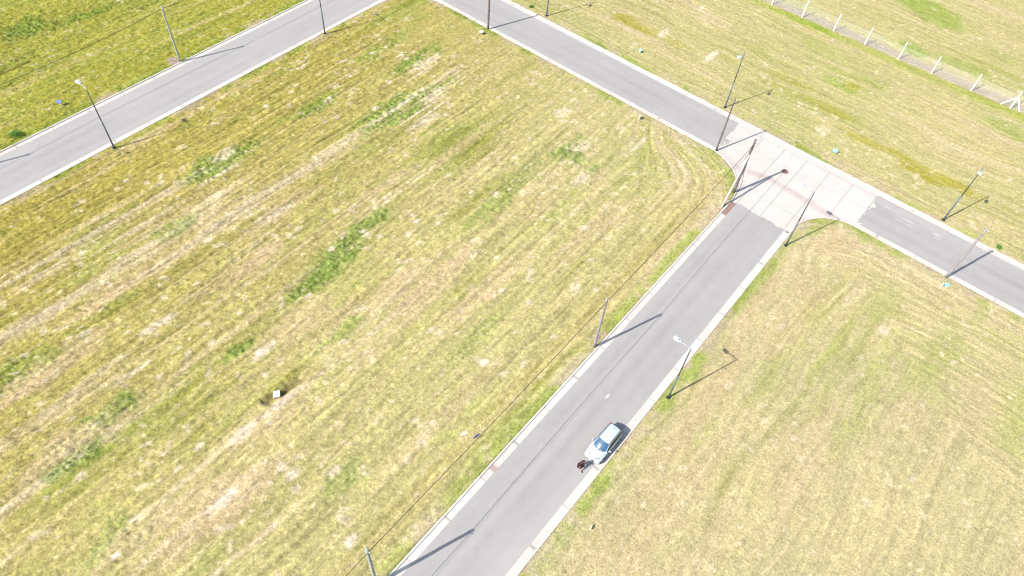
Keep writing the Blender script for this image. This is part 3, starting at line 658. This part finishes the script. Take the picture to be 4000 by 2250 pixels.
# ------------------------------------------------------------------ weeds
def weed(x, y, r, h, label, col, n=420):
    z0 = gz_at(x, y); V = []; F = []; C = []
    rg = np.random.default_rng(int(abs(x*100)))
    lob = [(rg.uniform(-.5, .5)*r, rg.uniform(-.5, .5)*r, rg.uniform(.35, .65)*r) for _ in range(6)]
    for i in range(n):
        lx, ly, lr = lob[i % 6]; a = rg.uniform(0, 6.28); q = lr*math.sqrt(rg.uniform(0, 1)); px, py = lx+q*math.cos(a), ly+q*math.sin(a)
        pz = h*rg.uniform(.1, 1)*(1-.6*(math.hypot(px, py)/r)**2)
        a2 = rg.uniform(0, 6.28); L_ = rg.uniform(.05, .12); wv = L_*.35; dz = rg.uniform(-.3, .6)*L_
        k = len(V); ca, sa = math.cos(a2), math.sin(a2)
        V += [(px, py, pz), (px+ca*L_*.5-sa*wv, py+sa*L_*.5+ca*wv, pz+dz*.6), (px+ca*L_, py+sa*L_, pz+dz), (px+ca*L_*.5+sa*wv, py+sa*L_*.5-ca*wv, pz+dz*.6)]
        F.append((k, k+1, k+2, k+3)); c = np.array(col)*rg.uniform(.7, 1.4); C += [c]*4
    t = empty('weed', (x, y, z0), label, 'plant')
    npmesh('leaves', V, F, M_grass, np.array(C), t)
    bm = bmesh.new()
    for i in range(5): a = i*1.257; tube(bm, [(0, 0, -.03), (.3*r*math.cos(a), .3*r*math.sin(a), h*.5), (.6*r*math.cos(a), .6*r*math.sin(a), h*.7)], [.012, .008, .004], 5)
    obj('stems', bm, mat('stem', (.07, .08, .02), .8), t)
weed(-80.6, 16.4, .85, .55, 'bushy dark green weed clump by the outer kerb at the left edge', (.06, .14, .02), 900)
weed(10.9, 77.6, .45, .26, 'bright green low weed on the far verge at the tip of a pole shadow', (.08, .18, .035), 420)
weed(-55.9, 78.6, .4, .28, 'small green weed on the far verge near the top edge of the photo', (.09, .17, .03), 350)

# ------------------------------------------------------------------ car
M_paint = mat('white_car_paint', (.36, .41, .45), .35, 0, coat=.25, spec=.4)
M_glass = mat('tinted_glass', (.02, .07, .13), .08, 0, spec=.8)
M_glass2 = mat('side_glass', (.008, .012, .02), .08, 0, spec=.6)
M_trim = mat('black_trim', (.012, .014, .018), .5)
M_tyre = mat('tyre_rubber', (.015, .015, .016), .85)
M_rim = mat('alloy', (.4, .41, .43), .35, .7)
M_hl = mat('headlight_glass', (.62, .66, .68), .1, 0, spec=.7)
M_tl = mat('tail_light', (.35, .015, .012), .25)
M_seam = mat('panel_gap', (.03, .04, .05), .6)
car = empty('parked_car', (-8.80, 26.95, ZR), 'white hatchback parked beside the right gutter of the middle road', 'car', None, R(-.8))
def intp(y, tab): return float(np.interp(y, [t_[0] for t_ in tab], [t_[1] for t_ in tab]))
HW = [(0, .44), (.02, .56), (.06, .655), (.12, .715), (.22, .76), (.4, .79), (.7, .80), (1.1, .80), (1.9, .81), (2.8, .805), (3.3, .78), (3.6, .73), (3.72, .67), (3.78, .58), (3.81, .46)]
BH = [(0, .50), (.03, .58), (.09, .64), (.2, .71), (.4, .79), (.7, .86), (.98, .93), (1.5, .945), (2.5, .955), (3.2, .97), (3.6, .96), (3.72, .93), (3.78, .85), (3.81, .72)]
ys = [0, .02, .06, .12, .2, .4, .7, .98, 1.3, 1.7, 2.2, 2.7, 3.0, 3.3, 3.6, 3.72, 3.78, 3.81]
def bring(y):
    w, b = intp(y, HW), intp(y, BH); lo = .20+.12*(1-min(1, y/.1))*0
    return [(0, lo), (w*.88, lo), (w*.97, lo+.10), (w, .48 if b > .6 else b*.8), (w*.995, b-.16), (w*.97, b-.07), (w*.91, b-.02), (w*.78, b+.008), (w*.4, b+.03), (0, b+.038)]
bm = bmesh.new(); rings = []
for y in ys:
    h_ = bring(y); rings.append([bm.verts.new((x_, y, z_)) for x_, z_ in h_]+[bm.verts.new((-x_, y, z_)) for x_, z_ in h_[-2:0:-1]])
n = len(rings[0])
for A, B in zip(rings, rings[1:]):
    for k in range(n): bm.faces.new((A[k], A[(k+1) % n], B[(k+1) % n], B[k]))
bm.faces.new(rings[0][::-1]); bm.faces.new(rings[-1]); bmesh.ops.recalc_face_normals(bm, faces=bm.faces)
body = obj('body', bm, M_paint, car, True)
# greenhouse
def gpt(u, v, off=0.0):
    """u: 0 base of windscreen .. 1 roof front .. 2 roof rear .. 3 tailgate base ; v -1..1 across"""
    us = [0, .5, 1, 1.25, 1.5, 1.75, 2, 2.5, 3]
    yc = np.interp(u, us, [.98, 1.33, 1.68, 2.15, 2.6, 3.05, 3.46, 3.66, 3.76]); zc = np.interp(u, us, [.965, 1.22, 1.425, 1.475, 1.48, 1.47, 1.43, 1.22, .98])
    w = np.interp(u, us, [.665, .625, .565, .565, .565, .56, .55, .59, .62])
    bow = np.interp(u, [0, 1, 2, 3], [.16, .10, -.05, -.03])
    return Vector((v*w, yc+bow*v*v, zc-.035*v*v+off))
def gsurf(name, u0, u1, v0, v1, m, off=.0, nu=10, nv=10, parent=car):
    bm = bmesh.new(); G_ = [[bm.verts.new(gpt(u0+(u1-u0)*i/nu, v0+(v1-v0)*j/nv, off)) for j in range(nv+1)] for i in range(nu+1)]
    for i in range(nu):
        for j in range(nv): bm.faces.new((G_[i][j], G_[i][j+1], G_[i+1][j+1], G_[i+1][j]))
    o_ = obj(name, bm, m, parent, True); return o_
# cabin shell (pillars) closed, slightly inside
bm = bmesh.new(); N_ = 24; rr = []
for i in range(N_+1):
    u = 3*i/N_; L_ = []
    for v in np.linspace(-1, 1, 11): L_.append(gpt(u, v, -.012))
    e = L_[-1]; wy = intp(e.y, HW)*.93; bz = intp(e.y, BH)-.02
    a = [Vector((-max(wy, abs(L_[0].x)), L_[0].y, min(bz, L_[0].z-.005)))]+L_+[Vector((max(wy, abs(e.x)), e.y, min(bz, e.z-.005)))]
    rr.append([bm.verts.new(p) for p in a])
for A, B in zip(rr, rr[1:]):
    for k in range(len(A)-1): bm.faces.new((A[k], A[k+1], B[k+1], B[k]))
bmesh.ops.recalc_face_normals(bm, faces=bm.faces)
obj('cabin', bm, M_paint, car, True)
gsurf('roof', 1.0, 2.0, -.90, .90, M_paint, .004)
ws = gsurf('windscreen', .04, .97, -.93, .93, M_glass, .006)
gsurf('rear_window', 2.12, 2.8, -.88, .88, M_glass2, .006)
for s in (-1, 1):
    bm = bmesh.new(); top = [gpt(u, s*1.0, -.03) for u in np.linspace(.12, 2.25, 16)]; A = []; B = []
    for p in top:
        wy = intp(p.y, HW)*.93; bz = intp(p.y, BH)+.0
        lo = Vector((s*max(wy, abs(p.x)), p.y, bz)); A.append(bm.verts.new(p.lerp(lo, .06)+Vector((s*.012, 0, .004)))); B.append(bm.verts.new(p.lerp(lo, .86)+Vector((s*.012, 0, .004))))
    for k in range(15): bm.faces.new((A[k], A[k+1], B[k+1], B[k]))
    obj('side_window', bm, M_glass2, car)
    bm = bmesh.new(); tube(bm, [gpt(u, s*.92, .004) for u in np.linspace(.98, 2.0, 12)], .030, 5); obj('roof_channel', bm, M_seam, car)
    # mirror
    bm = bmesh.new(); bmesh.ops.create_uvsphere(bm, u_segments=12, v_segments=8, radius=1)
    bmesh.ops.transform(bm, matrix=Matrix.Translation((s*.90, 1.42, 1.0)) @ Matrix.Rotation(s*.25, 4, 'Z') @ Matrix.Diagonal((.115, .065, .075, 1)), verts=bm.verts)
    tube(bm, [(s*.76, 1.4, .95), (s*.86, 1.42, .98)], [.03, .025], 6)
    mi = obj('wing_mirror', bm, M_paint, car, True)
    bm = bmesh.new(); box(bm, (s*.90, 1.487, 1.0), (.15, .008, .09)); obj('mirror_glass', bm, M_glass2, mi)
    # headlight and tail light
    bm = bmesh.new(); box(bm, (s*.60, .17, .63), (.24, .20, .13), rot=Matrix.Rotation(s*-.55, 3, 'Z') @ Matrix.Rotation(.7, 3, 'X'), bev=.03); obj('headlight', bm, M_hl, car)
    bm = bmesh.new(); box(bm, (s*.655, 3.70, .86), (.10, .12, .26), bev=.03); obj('tail_light', bm, M_tl, car)
    for yy in (.68, 3.08):
        bm = bmesh.new(); tube(bm, [(s*.60, yy, .29), (s*.64, yy, .29), (s*.79, yy, .29), (s*.815, yy, .29)], [.27, .29, .29, .265], 28); ty = obj('wheel', bm, M_tyre, car, True)
        bm = bmesh.new(); tube(bm, [(s*.80, yy, .29), (s*.822, yy, .29)], [.19, .185], 20)
        for k in range(5): a = k*1.257; box(bm, (s*.828, yy+.1*math.cos(a), .29+.1*math.sin(a)), (.012, .17, .035), rot=Matrix.Rotation(a, 3, 'X'))
        obj('rim', bm, M_rim, ty)
        bm = bmesh.new(); pts = [(s*.812, yy+.325*math.cos(a), .29+.325*math.sin(a)) for a in np.linspace(-.1, math.pi+.1, 16)]; tube(bm, pts, .018, 6); obj('wheel_arch', bm, M_trim, car)
    # door handles and seams
    for yy in (2.05, 2.78):
        bm = bmesh.new(); box(bm, (s*.812, yy, .80), (.02, .13, .025), bev=.006); obj('door_handle', bm, M_paint, car)
def surf_z(x_, y_):
    w, b = intp(y_, HW), intp(y_, BH); q = abs(x_)/w
    return float(np.interp(q, [0, .4, .78, .91, .97], [b+.038, b+.03, b+.008, b-.02, b-.07]))
hood = []
for t_ in np.linspace(-1, 1, 21):
    x_ = t_*.60; y_ = .17+.30*abs(t_)**2.6; hood.append((x_, y_, surf_z(x_, y_)+.004))
bm = bmesh.new(); tube(bm, hood, .024, 5); obj('hood_seam', bm, M_seam, car)
for s in (-1, 1):
    bm = bmesh.new(); tube(bm, [(s*(.60+.06*k/6), .47+.5*k/6, surf_z(s*(.60+.06*k/6), .47+.5*k/6)+.003) for k in range(7)], .011, 5); obj('hood_seam', bm, M_seam, car)
bm = bmesh.new(); tube(bm, [gpt(2.06, v, .004) for v in np.linspace(-.92, .92, 10)], .022, 5); obj('tailgate_seam', bm, M_seam, car)
bm = bmesh.new(); tube(bm, [(x_*1.03, max(.03, y_-.10), surf_z(x_, max(.03, y_-.10))+.004) for x_, y_, z_ in hood], .014, 5); obj('bumper_seam', bm, mat('bumper_line', (.16, .18, .2), .6), car)
bm = bmesh.new(); box(bm, (0, .035, .43), (.72, .07, .10), bev=.02); obj('grille', bm, M_trim, car)
bm = bmesh.new(); box(bm, (0, -.012, .33), (.40, .02, .11), bev=.004); obj('number_plate', bm, M_white, car)
bm = bmesh.new(); tube(bm, [(.50*t_, .93+.10*t_*t_, .975-.01*t_*t_) for t_ in np.linspace(-1.1, 1.1, 12)], .022, 5); obj('cowl', bm, M_trim, car)
for a, b in (((-.30, .98), (.10, 1.06)), ((.05, .98), (.48, 1.12))):
    bm = bmesh.new()
    tube(bm, [(a[0], a[1]-.02, 1.0), ((a[0]+b[0])/2, (a[1]+b[1])/2, 1.045), (b[0], b[1]+.02, 1.07)], .011, 5); obj('wiper', bm, M_trim, car)
bm = bmesh.new(); tube(bm, [(.0, 3.2, 1.47), (.0, 3.36, 1.62)], [.008, .004], 5); box(bm, (0, 3.18, 1.475), (.05, .08, .02)); obj('antenna', bm, M_trim, car)
# dashboard papers / seats glimpsed as lighter shapes behind the glass
# ------------------------------------------------------------------ person
M_skin = mat('skin', (.52, .30, .22), .55); M_coat = mat('maroon_cloth', (.022, .005, .010), .9, noise=.3, nscale=12); M_hair = mat('dark_brown_hair', (.05, .008, .006), .5, noise=.5, nscale=30); M_cap = mat('black_hair', (.006, .004, .005), .5); M_shoe = mat('dark_shoe', (.02, .015, .02), .6); M_trs = mat('pale_pink_leggings', (.55, .42, .42), .8)
person = empty('person', (-9.1, 25.9, ZR+.002), 'person in a dark maroon coat walking in front of the white car', 'person', None, R(-8))
# local axes: +X is where the person walks
def skin_mesh(name, verts, edges, rads, m, parent, sub=2, root=0):
    me = bpy.data.meshes.new(name); me.from_pydata(verts, edges, []); o = bpy.data.objects.new(name, me); COL.objects.link(o)
    md = o.modifiers.new('s', 'SKIN'); md.use_smooth_shade = True
    sm = o.modifiers.new('b', 'SUBSURF'); sm.levels = sub; sm.render_levels = sub
    for i, r_ in enumerate(rads):
        me.skin_vertices[0].data[i].radius = (r_, r_) if not isinstance(r_, tuple) else r_
    for i in range(len(verts)): me.skin_vertices[0].data[i].use_root = (i == root)
    dg = bpy.context.evaluated_depsgraph_get(); me2 = bpy.data.meshes.new_from_object(o.evaluated_get(dg))
    o.modifiers.clear(); o.data = me2; me2.materials.clear(); me2.materials.append(m); me2.shade_smooth(); o.parent = parent
    bpy.data.meshes.remove(me); return o
vs = []; es = []; rs = []
def J(p, r_, par=None):
    vs.append(p); rs.append(r_); i = len(vs)-1
    if par is not None: es.append((par, i))
    return i
pel = J((0, 0, .92), (.15, .12)); wa = J((.03, 0, 1.08), (.13, .10), pel); ch = J((.09, 0, 1.27), (.15, .11), wa); nk0 = J((.13, 0, 1.42), .06, ch); nk = J((.16, 0, 1.48), .05, nk0)
hd0 = J((.19, 0, 1.55), .075, nk); hd = J((.205, 0, 1.63), .092, hd0); hd2 = J((.20, 0, 1.70), .07, hd)
def leg(s, knee, ank, toe):
    h_ = J((.0, s*.09, .88), .095, pel); k_ = J(knee, .062, h_); J(tuple((np.array(knee)*.6+np.array(ank)*.4)), .058, k_); a_ = J(ank, .04, len(vs)-1); b_ = J(tuple((np.array(ank)+np.array(toe))/2+np.array((0, 0, -.01))), .04, a_); J(toe, .032, b_)
leg(-1, (.20, -.10, .49), (.22, -.10, .09), (.38, -.11, .04)); leg(1, (-.02, .10, .50), (-.26, .11, .16), (-.16, .12, .04))
def arm(s, sh, el, wr, fdir):
    a = J(sh, .055, ch); b = J(el, .042, a); c = J(wr, .028, b); f = Vector(fdir).normalized(); pm = Vector(wr)+f*.06
    p_ = J(tuple(pm), (.032, .018), c); side = f.cross(Vector((0, s, 0)))
    side = Vector((f.z, 0, -f.x)).normalized()
    for k, (off, ln) in enumerate(((-.027, .075), (-.009, .085), (.009, .08), (.027, .062))):
        b0 = pm+side*off+f*.03; q1 = J(tuple(b0), .0095, p_); q2 = J(tuple(b0+f*ln*.5+Vector((0, -s*.008, 0))), .0085, q1); J(tuple(b0+f*ln+Vector((0, -s*.024, 0))), .007, q2)
    t0 = Vector(wr)+f*.02+side*.035; q1 = J(tuple(t0), .011, c); J(tuple(t0+f*.045+side*.02), .009, q1)
arm(-1, (.09, -.185, 1.37), (-.02, -.23, 1.12), (.08, -.24, .89), (.3, 0, -1)); arm(1, (.09, .185, 1.37), (.08, .235, 1.12), (.23, .22, .95), (.6, 0, -.8))
bodyp = skin_mesh('body', vs, es, rs, M_skin, person, 2)
# face: eyes, nose, mouth, ears as small features of the head
for s in (-1, 1):
    bm = bmesh.new(); g_ = bmesh.ops.create_uvsphere(bm, u_segments=8, v_segments=6, radius=.012); bmesh.ops.translate(bm, vec=(.285, s*.032, 1.635), verts=g_['verts'])
    obj('eye', bm, M_shoe, person, True)
bm = bmesh.new(); g_ = bmesh.ops.create_cone(bm, segments=8, radius1=.016, radius2=.005, depth=.04, cap_ends=True); bmesh.ops.transform(bm, matrix=Matrix.Translation((.30, 0, 1.605)) @ Matrix.Rotation(.35, 4, 'Y'), verts=g_['verts'])
obj('nose', bm, M_skin, person, True)
for s in (-1, 1):
    bm = bmesh.new(); g_ = bmesh.ops.create_uvsphere(bm, u_segments=8, v_segments=6, radius=1); bmesh.ops.transform(bm, matrix=Matrix.Translation((.20, s*.092, 1.61)) @ Matrix.Diagonal((.02, .009, .032, 1)), verts=g_['verts'])
    obj('ear', bm, M_skin, person, True)
# coat: shaped shell from shoulders to mid-thigh, flaring
def shell(name, levels, m, nseg=24, wob=0.0, seed=1, front_open=0.0):
    bm = bmesh.new(); rg = random.Random(seed); rr = []
    for (cx, cy, z_, a_, b_) in levels:
        L_ = []
        for k in range(nseg):
            t_ = 2*math.pi*k/nseg; w_ = 1+wob*math.sin(5*t_+z_*9)*max(0, (1.2-z_))
            L_.append(bm.verts.new((cx+a_*math.cos(t_)*w_, cy+b_*math.sin(t_)*w_, z_)))
        rr.append(L_)
    for A, B in zip(rr, rr[1:]):
        for k in range(nseg): bm.faces.new((A[k], A[(k+1) % nseg], B[(k+1) % nseg], B[k]))
    bm.faces.new(rr[-1]); bmesh.ops.recalc_face_normals(bm, faces=bm.faces)
    return obj(name, bm, m, person, True)
shell('coat', [(-.02, 0, .56, .27, .31), (-.01, 0, .70, .25, .28), (0, 0, .86, .21, .24), (.02, 0, 1.0, .17, .20), (.04, 0, 1.10, .155, .185), (.08, 0, 1.25, .165, .22), (.10, 0, 1.36, .14, .22), (.12, 0, 1.42, .10, .14), (.14, 0, 1.46, .07, .075)], M_coat, wob=.12)
for s, P_ in ((-1, [(.09, -.17, 1.38), (.02, -.21, 1.24), (-.02, -.23, 1.12), (.04, -.237, .98)]), (1, [(.09, .17, 1.38), (.09, .21, 1.24), (.08, .235, 1.12), (.17, .228, 1.02)])):
    bm = bmesh.new(); tube(bm, P_, [.078, .066, .058, .052], 12); obj('sleeve', bm, M_coat, person, True)
def hairm():
    bm = bmesh.new(); g_ = bmesh.ops.create_uvsphere(bm, u_segments=20, v_segments=14, radius=1)
    bmesh.ops.transform(bm, matrix=Matrix.Translation((.178, 0, 1.655)) @ Matrix.Diagonal((.112, .108, .118, 1)), verts=g_['verts'])
    bmesh.ops.delete(bm, geom=[v for v in bm.verts if v.co.x > .235 and v.co.z < 1.69], context='VERTS')
    return obj('hair', bm, M_cap, person, True)
hr = hairm()
bm = bmesh.new(); rr = []
for (cx, z_, a_, b_) in ((.12, 1.66, .09, .10), (.07, 1.56, .09, .12), (.03, 1.44, .09, .16), (-.01, 1.30, .08, .175), (-.04, 1.18, .06, .15), (-.05, 1.10, .03, .09)):
    rr.append([bm.verts.new((cx+a_*math.cos(t_)*(1+.08*math.sin(7*t_)), b_*math.sin(t_)*(1+.06*math.sin(9*t_+z_*8)), z_)) for t_ in np.linspace(0, 2*math.pi, 24, endpoint=False)])
for A, B in zip(rr, rr[1:]):
    for k in range(24): bm.faces.new((A[k], A[(k+1) % 24], B[(k+1) % 24], B[k]))
bm.faces.new(rr[0]); bm.faces.new(rr[-1][::-1]); bmesh.ops.recalc_face_normals(bm, faces=bm.faces); obj('long_hair', bm, M_hair, hr, True)
for (ank, toe, rz_) in (((.20, -.10, .05), (.40, -.11, .04), 0), ((-.27, .11, .12), (-.13, .12, .035), 0)):
    a = Vector(ank); b = Vector(toe); bm = bmesh.new(); tube(bm, [a+(a-b)*.18, a, a.lerp(b, .6), b+(b-a)*.1], [.04, .05, .052, .035], 10); obj('shoe', bm, M_shoe, person, True)

S.cycles.max_bounces = 4
